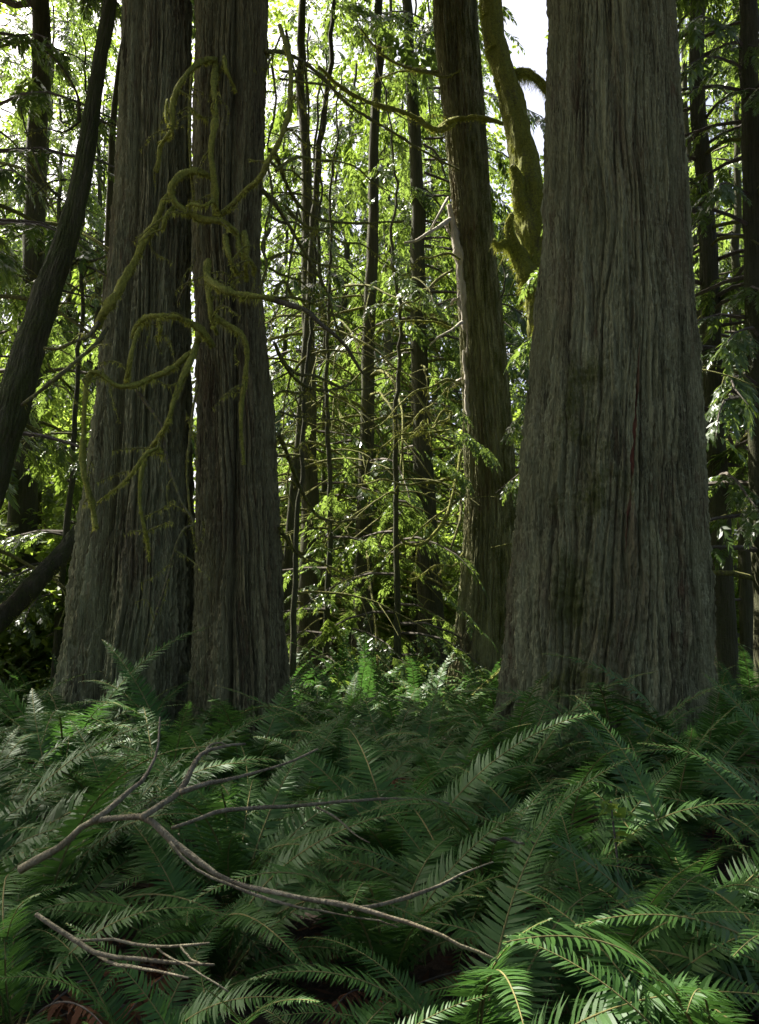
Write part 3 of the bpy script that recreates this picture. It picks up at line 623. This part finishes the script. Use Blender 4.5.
# ------------------------------------------------------------------ thin conifers behind
rb = np.random.default_rng(17)
CSPEC = [(2.6, 15, 2.4, 4.6, T_CEDAR, .12, .8), (3.4, 17, 2.7, 4.4, T_HEM, .12, .88), (4.5, 18, 2.9, 4.2, T_CEDAR, .12, .88), (2., 13, 2.2, 4.6, T_HEM, .12, .78), (3., 16, 2.6, 4.2, T_CEDAR, .12, .86), (5., 20, 3.1, 4., T_HEM, .12, .92)]
CROWNS = []
for k in range(6):
    rng = np.random.default_rng(200 + k)
    z0, z1, rm, pm, tp, st, sc = CSPEC[k]
    mb = conifer_crown(rng, z0, z1, rm, pm, tp, st, sc, .45 + .1 * (k % 3), .6, bow=.15)
    CROWNS.append(mb.mesh('conifer_crown', [M['hemlock'] if k % 2 else M['cedar_leaf'], M['twig']], False))
DEADB = []
for k in range(7):
    rng = np.random.default_rng(300 + k); L = rng.uniform(1.2, 3.0); s_ = np.linspace(0, 1, 9)
    P = np.stack([L * s_, .25 * L * rng.normal() * s_ ** 2, L * (.12 * s_ - rng.uniform(.3, .75) * s_ ** 2)], 1) + np.cumsum(rng.normal(0, .015, (9, 3)), 0)
    mb = MB(); tube(mb, spline(P, 22), np.linspace(.026, .008, 22), 5, 0, 0., .3, k, moss=np.full(22 * 5 + 2, .6))
    for j in range(rng.integers(2, 5)):
        i = rng.integers(3, 8); d = np.array([rng.uniform(.1, .5), rng.normal(0, .35), rng.uniform(-.6, .1)]) * L * .5
        Q = np.stack([P[i], P[i] + d * .5 + [0, 0, .03], P[i] + d]); tube(mb, spline(Q, 10), np.linspace(.013, .005, 10), 4, 0, 0., .2, k, moss=np.full(42, .6))
    DEADB.append(mb.mesh('dead_branch', M['mossy']))

def thin_tree(label, px, Y, r, lean=(0, 0), crown=0, cz=0., csc=1., H_=18, nd=10, dz=(1.2, 7), group='thin conifers behind the old cedars', shade=None, name='conifer_tree'):
    b = at(px, 640, Y); x, y = b[0], Y; z = gz(x, y)
    t = thing(name, label, 'tree', (x, y, z - .15), group)
    s_ = np.linspace(0, 1, 60)
    wob = np.cumsum(rb.normal(0, .016, (60, 2)), 0) * s_[:, None]
    P = np.stack([lean[0] * s_ * H_ + wob[:, 0] * 2, lean[1] * s_ * H_ + wob[:, 1] * 2, s_ * H_], 1)
    rad = r * (1.25 * np.exp(-s_ * 14) * .45 + 1 - .8 * s_)
    mb = MB(); tube(mb, P, rad, 18, 0, 0., .1, int(px) % 50, moss=np.full(60 * 18 + 2, .42), rough=.04)
    link('trunk', mb.mesh('thin_trunk', M['far']), t)
    for i in range(nd):
        zq = rb.uniform(*dz); k = int(np.argmin(abs(P[:, 2] - zq)))
        link('dead_branch', DEADB[rb.integers(0, 7)], t, tuple(P[k]), (rb.uniform(-.3, .3), rb.uniform(-.3, .3), rb.uniform(0, 6.28)), rb.uniform(.7, 1.25) * min(1, .4 + 4 * r))
    if crown is not None:
        k = int(np.argmin(abs(P[:, 2] - 6)))
        ox, oy = P[k, 0] * .5, P[k, 1] * .5; rz = rb.uniform(0, 6.28)
        if Y < 20.5:
            rng = np.random.default_rng(800 + int(px)); z0, z1, rm, pm, tp, st, sc = CSPEC[crown]
            fine = .72 if Y < 12 else 1.
            mb = conifer_crown(rng, z0 * csc, z1 * csc, rm * csc, pm / csc * (1.2 if Y < 12 else 1), tp, st * csc * fine, max(.55, sc * csc) * fine, .45 + .1 * (crown % 3), .6, bow=.15, world=(x + ox, y + oy, z - .15 + cz))
            link('crown', mb.mesh('conifer_crown', [M['hemlock'] if crown % 2 else M['cedar_leaf'], M['twig']], False), t, (ox, oy, cz))
        else: link('crown', CROWNS[crown], t, (ox, oy, cz), (0, 0, rz), csc)
    return t

near_thin = [
    ('dark straight thin trunk standing just right of the dark cedar with the deep groove', 308, 17, .17, (.012, 0), 0, .6, 1., 17, 26),
    ('very slim dark stem standing close behind the dark straight thin trunk', 323, 19.5, .075, (.006, 0), 3, .5, .8, 14, 22),
    ('dark thin trunk tilting slightly right, midway between dark cedar and leaning cedar', 361, 17.2, .16, (.022, .0), 1, .4, 1., 18, 30),
    ('thin brown trunk tilting left, just left of the leaning mossy cedar', 434, 17.6, .21, (-.045, 0), 2, 1.5, 1., 19, 30),
    ('slim stem close against the left side of the thin brown tilting trunk', 417, 19, .085, (-.02, 0), 3, 1., .9, 15, 20),
    ('slender grey trunk partly hidden by the edge of the dark cedar', 279, 15.5, .10, (.06, 0), None, 0, 1., 15, 14),
    ('slim conifer seen between the leaning cedar and the massive grey cedar', 503, 21, .12, (-0.02, 0), 3, 0, .8, 13, 10),
    ('dark conifer with drooping boughs right beside the massive grey cedar', 722, 11.5, .15, (.004, 0), 1, -.4, .95, 17, 14),
    ('dark conifer farthest right, its boughs hanging over the ferns', 772, 10.5, .16, (.0, 0), 0, -.8, 1., 17, 14),
    ('slim conifer behind the dark boughs right of the massive grey cedar', 748, 16, .12, (.0, 0), 3, -.4, 1., 14, 12),
    ('thin conifer at far left behind the leaning dark trunk', 14, 13.5, .13, (.01, 0), 1, 0., 1.15, 17, 12),
    ('slim conifer in the gap between leaning dark trunk and broad ridged cedar', 98, 15.5, .10, (.006, 0), 3, 1.6, .9, 17, 8),
    ('dark conifer at the left margin with boughs reaching down to the ferns', -38, 10.8, .18, (-.01, 0), 0, -1.0, 1.05, 18, 16),
]
SHADE = []  # second, oversized crowns added out of view to shade the front ferns
for k, (z0, z1, rm, x, y) in enumerate(((8.5, 25, 8.0, -4.6, 10.8), (9.5, 26, 7.0, -5.0, 13.5))):
    rng = np.random.default_rng(260 + k); mb = conifer_crown(rng, z0, z1, rm, 8., T_HEM, .10, 1.3, .35, .5, world=(x, y, 0), expo=.55); SHADE.append(mb.mesh('conifer_crown', [M['hemlock'], M['twig']], False))
near_thin += [
    ('bushy young conifer filling the gap left of the massive grey cedar', 528, 17.5, .08, (0, 0), 0, -1.0, .66, 10, 8),
    ('small dark conifer low in the gap beside the leaning cedar', 512, 14.8, .05, (0, 0), 3, -1.2, .52, 7.5, 6),
    ('young conifer with pale feathery boughs before the thin trunks, left of the gap', 326, 14.2, .05, (.01, 0), 3, -1.2, .62, 9.5, 10),
    ('young conifer with pale feathery boughs left of the leaning cedar', 398, 13.4, .05, (-.01, 0), 1, -1.4, .55, 9.5, 10),
    ('spindly young conifer in the gap right of the dark cedar', 292, 12.2, .04, (.0, 0), 0, -1.2, .5, 8.5, 9),
    ('young conifer behind the fallen log at the left', 56, 12.0, .05, (.01, 0), 3, -1.3, .6, 9., 9)]
for a in near_thin:
    t = thin_tree(a[0], *a[1:8], H_=a[8], nd=a[9])
    if 'far left behind' in a[0] or 'left margin' in a[0]:
        k = 0 if 'margin' in a[0] else 1; link('crown', SHADE[k], t, (0, 0, .15 - t.location.z))
        for ch in t.children:
            if ch.name.startswith('thin_trunk') or ch.name.startswith('trunk'): ch.scale = (1.5, 1.5, 1.45)
far_px = [(-20, 24, 1), (30, 15, 4), (70, 36, 0), (300, 27, 2), (338, 30, 5), (352, 34, 0), (385, 26, 4), (402, 31, 1), (446, 29, 5), (55, 33, 4), (18, 27, 5), (44, 30, 5), (86, 31, 5), (8, 31, 4), (104, 34, 2), (320, 33, 0), (368, 32, 4), (420, 34, 2), (470, 33, 1), (495, 31, 4), (276, 31, 1), (700, 32, 4), (755, 26, 2), (715, 22, 4), (735, 30, 0), (775, 24, 1)]
for (px, Y, c) in far_px:
    thin_tree('tall slender conifer standing in the row deep in the wood', px, Y, rb.uniform(.11, .2), (rb.normal(0, .012), 0), c, rb.uniform(-1.2, .6), rb.uniform(1., 1.25), H_=19, nd=5, group='conifers deep in the wood')

# ------------------------------------------------------------------ broad-leaved bushes
BUSH = []
for k in range(4):
    rng = np.random.default_rng(400 + k); mb = MB(); Hb = (2.6, 3.4, 4.4, 2.2)[k]; stems = []
    for j in range(5):
        a = rng.uniform(0, 6.28); ln = rng.uniform(.5, 1.1); P = np.stack([np.cos(a) * ln * np.linspace(0, 1, 9) ** 1.3, np.sin(a) * ln * np.linspace(0, 1, 9) ** 1.3, Hb * rng.uniform(.75, 1.05) * np.linspace(0, 1, 9)], 1)
        P += np.cumsum(rng.normal(0, .035, P.shape), 0); stems.append(P)
    ms = MB(); 
    for P in stems: tube(ms, spline(P, 24), np.linspace(.028, .007, 24), 5, 0, 0., .2, k, moss=np.full(122, .4))
    pos = []; dd = []
    for P in stems:
        for j in range(62):
            i = min(8, int(2 + 7 * rng.uniform(0, 1))); off = rng.normal(0, 1, 3); off *= rng.uniform(.15, .85) / np.linalg.norm(off); off[2] *= .5
            p = P[i] + off; pos.append(p); dd.append([off[0], off[1], -.1])
            if j % 4 == 0: tube(ms, np.stack([P[i], P[i] + off * .5 + [0, 0, .04], p]), [.006, .004, .002], 3, 0, 0., 0, 0, moss=np.full(11, .2))
    scatter(mb, T_BROAD, np.array(pos), np.array(dd), rng.uniform(.7, 1.15, len(pos)), rng)
    BUSH.append((ms.mesh('bush_stems', M['mossy']), mb.mesh('bush_leaves', M['broad'], False)))
def bush(label, px, Y, k, sc=1., group='leafy bushes in the sunlit wood'):
    b = at(px, 640, Y); t = thing('leafy_bush', label, 'bush', (b[0], Y, gz(b[0], Y)), group, rb.uniform(0, 6.28)); t.scale = (sc, sc, sc)
    link('stem', BUSH[k][0], t); link('foliage', BUSH[k][1], t)
for a in [('bright green bush leaning out left of the broad ridged cedar, above the fallen log', 84, 15, 2, 1.15), ('bright leafy bush beneath the leaning dark trunk at far left', 44, 17, 1, 1.3), ('tall leafy bush behind the fallen log, beside the leaning dark trunk', 70, 20, 2, 1.5),
          ('low leafy bush behind the fern bank at the foot of the dark cedar', 296, 19, 0, 1.), ('leafy bush between the two dark thin trunks', 338, 21, 1, 1.1), ('tall leafy bush right behind the tilting dark thin trunk', 378, 22, 2, 1.2), ('leafy bush at the foot of the thin brown trunk', 410, 20, 0, 1.1),
          ('leafy bush at the back of the fern bank, left of the leaning cedar', 446, 22, 3, 1.2), ('leafy bush seen in the slit between leaning cedar and massive cedar', 508, 19, 2, 1.2), ('dim leafy bush at right of the massive grey cedar', 726, 17, 1, 1.1), ('leafy bush showing above the ferns at the left margin', 16, 13, 3, 1.2),
          ('tall leafy bush deep in the wood behind the slim dark stem', 312, 25, 2, 1.5), ('tall leafy bush deep in the wood left of the thin brown trunk', 398, 26, 2, 1.5), ('leafy bush deep in the wood right of the thin trunk that tilts right', 374, 27, 1, 1.4), ('leafy bush deep in the wood beside the dark cedar', 290, 28, 1, 1.6), ('leafy bush deep in the wood behind the leaning cedar', 430, 28, 2, 1.4), ('leafy bush beside the left edge of the broad ridged cedar', 100, 12.5, 0, .9)]:
    bush(*a)

# the far wood that closes the view
rng = np.random.default_rng(91); mb = MB(); n = 11000
ang = rng.uniform(-.75, .75, n); dist = rng.uniform(38, 46, n); hz = 32 * rng.uniform(0, 1, n) ** 1.25
hole = pnoise(ang * 26 + 60, hz * .45 + 10, 256, 33) + .5 * pnoise(ang * 60 + 60, hz * 1.1, 256, 34)
keep = (hole > -.45 + .010 * (hz - 8) + .05 * (ang < -.27)) & ~((np.abs(ang - .163) < .03) & (hz > 21))
pos = np.stack([np.sin(ang) * dist, np.cos(ang) * dist, hz], 1)[keep]
scatter(mb, T_FARB, pos, rng.normal(0, 1, pos.shape) * [1, 1, .2], rng.uniform(.8, 1.5, len(pos)), rng)
o = link('far_foliage', mb.mesh('far_foliage', M['broad'], False)); o['kind'] = 'stuff'; o['label'] = 'far foliage closing the view between the trunks'; o['category'] = 'foliage'

# ------------------------------------------------------------------ sword ferns
def frond_mesh(name, rng, e0, e1, npin, wid, mats, side=0., curl=0., ragged=.0, rows=4, kind='green'):
    """one frond, 1 m long, rising along +x: arched stalk and two ranks of narrow leaflets"""
    ns = 40; s_ = np.linspace(0, 1, ns); el = R(e0) + (R(e1) - R(e0)) * s_ ** 1.25
    P = np.cumsum(np.stack([np.cos(el), side * 2 * s_ * np.ones(ns), np.sin(el)], 1) / ns, 0); P -= P[0]
    mb = MB(); tube(mb, P, np.linspace(.0055, .0012, ns), 4, 1)
    T, N0, B0 = frames(P); lat = np.cross([0, 0, 1.], T); lat /= np.linalg.norm(lat, axis=1)[:, None]; nor = np.cross(T, lat)
    ss = np.repeat(np.linspace(.10, .995, npin), 2); sg = np.tile([1., -1.], npin); m_ = len(ss)
    ss = np.clip(ss + rng.normal(0, .15 / npin, m_) + sg * .25 / npin, 0.06, .998)
    I = lambda A: np.stack([np.interp(ss, s_, A[:, j]) for j in range(3)], 1)
    p, t, la, no = I(P), I(T), I(lat), I(nor)
    wprof = wid * np.clip((ss - .02) / .20, 0.25, 1) ** .7 * np.clip((1 - ss) / .72, 0, 1) ** .75 + .004
    wprof *= rng.uniform(.9, 1.08, m_)
    if ragged: wprof *= np.where(rng.uniform(0, 1, m_) < ragged, rng.uniform(.1, .6, m_), 1)
    sweep = .22 + .5 * ss ** 2 + rng.normal(0, .06, m_); lift = .16 + rng.normal(0, .10, m_) - curl * rng.uniform(.3, 1.2, m_)
    d = la * sg[:, None] + t * sweep[:, None] + no * lift[:, None]; d /= np.linalg.norm(d, axis=1)[:, None]
    wv = t - d * (t * d).sum(1)[:, None]; wv /= np.linalg.norm(wv, axis=1)[:, None]
    twist = rng.normal(.0, .22, m_) ; nn = np.cross(d, wv); wv = wv * np.cos(twist)[:, None] + nn * np.sin(twist)[:, None]
    pw = .9 / npin * .60 * np.clip(wprof / wid * 1.3, .5, 1)
    us = np.linspace(0, 1, rows); V = []
    for u in us:
        hw = pw * (.62 + .75 * u * (1 - u) * 1.6) * (1 - u ** 2.2) if u < 1 else pw * 0
        c = p + d * (wprof * u)[:, None] - no * (wprof * (.20 + curl) * u ** 2)[:, None] + t * (wprof * .10 * u ** 2)[:, None]
        V += [c - wv * hw[:, None], c + wv * hw[:, None]]
    V = np.stack(V, 1)            # m, rows*2, 3
    b = np.arange(m_)[:, None] * rows * 2
    q = np.stack([np.stack([b[:, 0] + 2 * k, b[:, 0] + 2 * k + 2, b[:, 0] + 2 * k + 3, b[:, 0] + 2 * k + 1], 1) for k in range(rows - 1)], 1)
    tint = np.repeat(np.clip(rng.uniform(.1, .7, m_) + .3 * ss, 0, 1), rows - 1)
    mb.add(V.reshape(-1, 3), q.reshape(-1, 4), None, 0, tint)
    return mb.mesh(name, mats, True)

rf = np.random.default_rng(23)
G = [M['fern'], M['rachis']]; D = [M['dead'], M['twig']]
FR = []          # from upright to sprawling
for (e0, e1) in ((84, 30), (80, 0), (76, -22), (68, -42), (60, -60), (48, -72), (80, 15), (70, -15)):
    FR.append(frond_mesh('fern_frond', rf, e0, e1, 70, .128 * rf.uniform(.85, 1.05), G, side=rf.normal(0, .07), ragged=(0, .06, .14)[len(FR) % 3]))
FRL = [frond_mesh('fern_frond_far', rf, e0, e1, 26, .105, G, side=rf.normal(0, .05), rows=3) for (e0, e1) in ((82, 35), (76, 5), (68, -25), (56, -50), (72, 15))]
FRD = [frond_mesh('dead_fern_frond', rf, e0, e1, 34, .085, D, side=rf.normal(0, .15), curl=.5, ragged=.35, rows=3) for (e0, e1) in ((55, -85), (40, -80), (25, -60))]

def fern(label, x, y, size, n, far=False, dead=0, az0=None, group='sword ferns carpeting the forest floor', lean=0.):
    t = thing('sword_fern', label, 'fern', (x, y, gz(x, y) - .02), group)
    a0 = rf.uniform(0, 6.28) if az0 is None else az0
    for i in range(n):
        f = (i + .5) / n; a = a0 + i * 2.39996 + rf.normal(0, .2)
        if far: me = FRL[min(4, int(f * 4 + rf.uniform(0, 1.2)))]
        else: me = FR[(0, 6, 1, 7, 2, 2, 3, 3, 4, 5)[min(9, int(f * 8.6 + rf.uniform(0, 1.8)))]]
        link('frond', me, t, (.03 * math.cos(a), .03 * math.sin(a), 0), (rf.normal(0, .12) + ((.34 if y < 5.6 else .2) * math.cos(a) if y < 8.5 else 0), rf.normal(0, .09), a), size * rf.uniform(.74, 1.2))
    for i in range(dead):
        a = rf.uniform(0, 6.28)
        link('dead_frond', FRD[rf.integers(0, 3)], t, (.04 * math.cos(a), .04 * math.sin(a), .02), (rf.normal(0, .2), rf.normal(0, .15), a), size * rf.uniform(.6, .95))
    return t

def clear_trunk(x, y):
    for (cx, cy, r) in ((-2.15, YL, .72), (-1.2, YC, .55), (2.0, YR, 1.02), (1.45, YM, .65)):
        if math.hypot(x - cx, y - cy) < r: return False
    return True

# ferns at the front, placed one by one where the photo shows them
def hand(label, px, Y, size, n, dead=1, az0=None):
    return fern(label, (px - W / 2) / F * Y, Y, size, n, dead=dead, az0=az0)
key = hand('sword fern nearest the front, one sunlit frond arching out to its left', 690, 3.0, .8, 7, 1)
hand('sword fern at lower left with brown dead fronds hanging under it', 150, 3.3, 0.98, 6, 11)
hand('sword fern under the forked fallen branch at the left edge', 30, 3.5, 1.03, 8, 7)
hand('sword fern below the long forked branch, its green frond at the bottom edge', 285, 2.7, 0.71, 7, 8)
hand('sword fern whose pale frond crosses the middle of the fern bank', 470, 3.3, 1.09, 12, 2)
hand('sword fern at the lower right corner', 745, 2.9, 1.09, 13, 1)
hand('sword fern spreading wide in the right foreground, behind the nearest fern', 590, 3.6, 1.15, 16, 1)
hand('sword fern with an upright pale frond near the right edge', 690, 4.0, 1.17, 15, 1)
hand('sword fern standing against the foot of the massive grey cedar', 615, 6.55, 1.47, 16, 2)
hand('sword fern arching at the left foot of the massive grey cedar', 505, 6.3, 1.49, 15, 2)
hand('sword fern with upright fronds at the right foot of the massive grey cedar', 690, 6.4, 1.55, 14, 1)
hand('sword fern touched by sun at the left foot of the broad ridged cedar', 70, 7.3, 1.49, 13, 2)
hand('sword fern with tall fronds against the seam between the two left cedars', 185, 7.2, 1.44, 14, 1)
hand('sword fern at the right foot of the dark cedar', 250, 6.9, 1.38, 14, 2)
hand('sword fern in the middle of the bank with two tall upright stalks', 400, 5.2, 1.21, 14, 2)
hand('sword fern with a pale sunlit frond behind the forked branch', 240, 4.7, 1.15, 14, 2)
hand('sword fern in the hollow left of the forked branch', 100, 5.0, 1.15, 12, 5)
hand('sword fern in the centre foreground, its crown hidden behind the long forked branch', 385, 4.0, 1.09, 12, 5)
hand('sword fern with long low fronds under the massive grey cedar, near its red dead frond', 560, 5.0, 1.21, 15, 3)
hand('sword fern at the bottom edge hung with brown dead fronds, right of the twiggy branch', 225, 3.05, .75, 8, 14)
hand('low sword fern in the shade at the bottom left corner with many dead fronds', 105, 2.75, .62, 7, 12)
hand('low sword fern in the middle of the bottom edge', 400, 2.85, .7, 9, 6)
placed = [(o.location.x, o.location.y) for o in C.objects if o.name.startswith('sword_fern')]
ZONES = [((3.0, 6.0), 'sword fern among the tangled fronds of the front bank, its crown hidden by neighbours', 'ferns of the front bank', 1.),
         ((6.0, 9.6), 'sword fern in the deep bank around the feet of the old cedars, half hidden', 'ferns around the old cedars', .95),
         ((9.6, 14.5), 'small looking sword fern in the sunlit patch beyond the old cedars', 'ferns in the sunlit patch', .95),
         ((14.5, 21.), 'tiny looking sword fern at the back of the sunlit patch, before the thin trunks', 'ferns before the thin trunks', .9)]
for (ya, yb), lab, grp, sz in ZONES:
    tries = 0; want = {3.0: 18, 6.0: 44, 9.6: 50, 14.5: 44}[ya]; got = 0; dmin = {3.0: .55, 6.0: .62, 9.6: .85, 14.5: 1.1}[ya]
    while got < want and tries < 6000:
        tries += 1; y = rf.uniform(ya, yb); x = rf.uniform(-.46, .46) * y
        if y < 3.3 and x < -.35: continue
        if not clear_trunk(x, y) or any(math.hypot(x - a, y - b) < dmin for a, b in placed): continue
        placed.append((x, y)); got += 1
        fern(lab, x, y, sz * rf.uniform(1.0, 1.3), 15 if ya < 9 else 11, far=ya > 8, dead=2 if ya < 9 else 0, group=grp)

# fronds that stand out in the photo, set on the ferns named above
def set_frond(t, tip, k, az, size, tilt=0.):
    link('frond', FR[k], t, (0, 0, .02), (tilt, 0, az), size)
FR.append(frond_mesh('fern_frond', rf, 80, 0, 52, .145, G)); set_frond(key, None, 8, R(212), 1.44, R(-15)); set_frond(key, None, 1, R(236), 1.22, R(-6)); set_frond(key, None, 1, R(120), 1.1, R(-6))

# a small broad-leaved seedling among the ferns
sd = thing('seedling', 'little seedling with bright yellow green leaves among the right hand ferns', 'seedling', tuple(at(612, 800, 4.6) * [1, 1, 0] + [0, 0, gz(1.1, 4.6)]))
mb = MB(); tube(mb, spline([[0, 0, 0], [.02, .0, .3], [0, .03, .62]], 12), .005, 5); link('stem', mb.mesh('seedling_stem', M['twig']), sd)
mb = MB(); rng = np.random.default_rng(5); scatter(mb, [ball_template(rng, 16, .1, .075, .05)], np.array([[0, .02, .62], [.05, 0, .5]]), np.array([[1, 0, .1], [0, 1, .1]]), np.array([1., .8]), rng)
link('foliage', mb.mesh('seedling_leaves', M['broad'], False), sd)

# ------------------------------------------------------------------ fallen branches lying over the ferns
def fallen(label, pieces, group='fallen branches lying over the ferns'):
    t = thing('fallen_branch', label, 'branch', (0, 0, 0), group)
    for i, (pts, y0, y1, r0, r1) in enumerate(pieces):
        branch(t, pts, y0, y1, r0, r1, mossy=.18, bulge=0, mat='stick', name='stem' if i == 0 else 'twig', jit=.006)
    return t
fallen('long forked grey branch lying across the left ferns, the thickest of the fallen branches', [
    ([(20, 870), (40, 858), (58, 848), (74, 834), (88, 822), (112, 818), (142, 817), (156, 826), (172, 842), (190, 857), (205, 869), (222, 880), (242, 888), (264, 893), (290, 898), (316, 903), (345, 909), (370, 914), (398, 922), (424, 932), (452, 944), (482, 955)], 3.3, 2.9, .0145, .006),
    ([(142, 817), (160, 806), (179, 793), (190, 778), (197, 764), (206, 753), (226, 747), (249, 745)], 3.15, 3.7, .013, .006),
    ([(92, 821), (107, 811), (121, 798), (133, 788), (143, 779), (150, 766), (156, 751), (157, 735), (158, 718)], 3.2, 3.6, .011, .004),
    ([(181, 792), (204, 784), (228, 779), (250, 772), (276, 764), (298, 754), (318, 744)], 3.2, 3.6, .010, .004),
    ([(345, 909), (372, 906), (402, 898), (430, 889), (450, 882), (472, 873), (492, 865)], 3.0, 3.5, .009, .004),
    ([(170, 842), (184, 860), (200, 872), (226, 884), (250, 894), (288, 905), (322, 912), (366, 922), (392, 930)], 3.1, 3.0, .006, .003),
    ([(206, 754), (208, 748), (218, 744), (232, 748)], 3.6, 3.7, .007, .003)])
fallen('straight thin brown branch lying level across the middle of the ferns', [
    ([(172, 828), (196, 820), (222, 811), (258, 809), (296, 808), (332, 805), (368, 803), (400, 802), (430, 804), (448, 808)], 3.5, 4.0, .009, .006), ([(316, 807), (334, 816), (350, 828), (366, 839)], 3.7, 3.6, .005, .003)])
fallen('thin twiggy branch low at the bottom left, below the forked grey branch', [
    ([(36, 914), (54, 927), (74, 940), (98, 955), (128, 959), (158, 962), (184, 963), (206, 965)], 2.7, 2.6, .009, .004), ([(74, 941), (96, 940), (120, 940), (140, 945), (160, 946), (186, 944), (212, 942)], 2.7, 2.6, .006, .003),
    ([(98, 955), (112, 963), (130, 967), (160, 973), (194, 981)], 2.7, 2.5, .006, .003), ([(156, 947), (168, 956), (184, 962), (202, 970), (226, 984)], 2.65, 2.5, .004, .002), ([(180, 945), (186, 954), (196, 960)], 2.62, 2.58, .004, .003)])
fallen('short dark stick poking from the ferns right of centre', [([(484, 842), (504, 838), (520, 843), (532, 840)], 3.8, 3.8, .008, .005)])

# litter on the ground
rng = np.random.default_rng(61); n = 16000; y = rng.uniform(1., 12, n); x = rng.uniform(-.55, .55, n) * (y + 1)
a = rng.uniform(0, 6.28, n); d = np.stack([np.cos(a), np.sin(a), rng.normal(.1, .3, n)], 1); d /= np.linalg.norm(d, axis=1)[:, None]
sv = np.cross(d, np.array([0, 0, 1.]) + rng.normal(0, .3, (n, 3))); sv /= np.linalg.norm(sv, axis=1)[:, None]
lq = leaf_quads(np.stack([x, y, ground_z(x, y) + rng.uniform(.004, .05, n)], 1), d, sv, rng.uniform(.03, .11, n), rng.uniform(.012, .045, n))
mb = MB(); mb.add(lq.reshape(-1, 3), np.arange(n * 4).reshape(-1, 4), None, 0, rng.uniform(0, 1, n))
o = link('leaf_litter', mb.mesh('leaf_litter', M['litter'], False)); o['kind'] = 'stuff'; o['label'] = 'brown dead leaves littering the ground under the ferns'; o['category'] = 'leaf litter'

# ------------------------------------------------------------------ light
w = bpy.data.worlds.new('World'); scene.world = w; w.use_nodes = True
n = w.node_tree.nodes; l = w.node_tree.links; n.clear()
sky = n.new('ShaderNodeTexSky'); sky.sky_type = 'NISHITA'; sky.sun_disc = False; sky.sun_elevation = SUN_EL; sky.sun_rotation = SUN_AZ
sky.air_density = .7; sky.dust_density = 7.0
bg = n.new('ShaderNodeBackground'); bg.inputs[1].default_value = .09; wo = n.new('ShaderNodeOutputWorld')
l.new(sky.outputs[0], bg.inputs[0]); l.new(bg.outputs[0], wo.inputs[0])
sl = bpy.data.lights.new('sun', 'SUN'); sl.energy = 5.0; sl.angle = R(.5); sl.color = (1, .95, .86)
so = bpy.data.objects.new('sun', sl); C.objects.link(so); so.location = (0, 0, 40)
so.rotation_euler = Vector(-SUN).to_track_quat('-Z', 'Y').to_euler()

scene.view_settings.view_transform = 'Standard'; scene.view_settings.look = 'None'
scene.view_settings.exposure = 1.95; scene.view_settings.gamma = 1; scene.view_settings.use_curve_mapping = False
scene.render.engine = 'CYCLES'
cy = scene.cycles; cy.use_denoising = True; cy.max_bounces = 6; cy.diffuse_bounces = 4; cy.glossy_bounces = 2; cy.transmission_bounces = 4; cy.sample_clamp_indirect = 6
try: cy.denoiser = 'OPENIMAGEDENOISE'
except Exception: pass
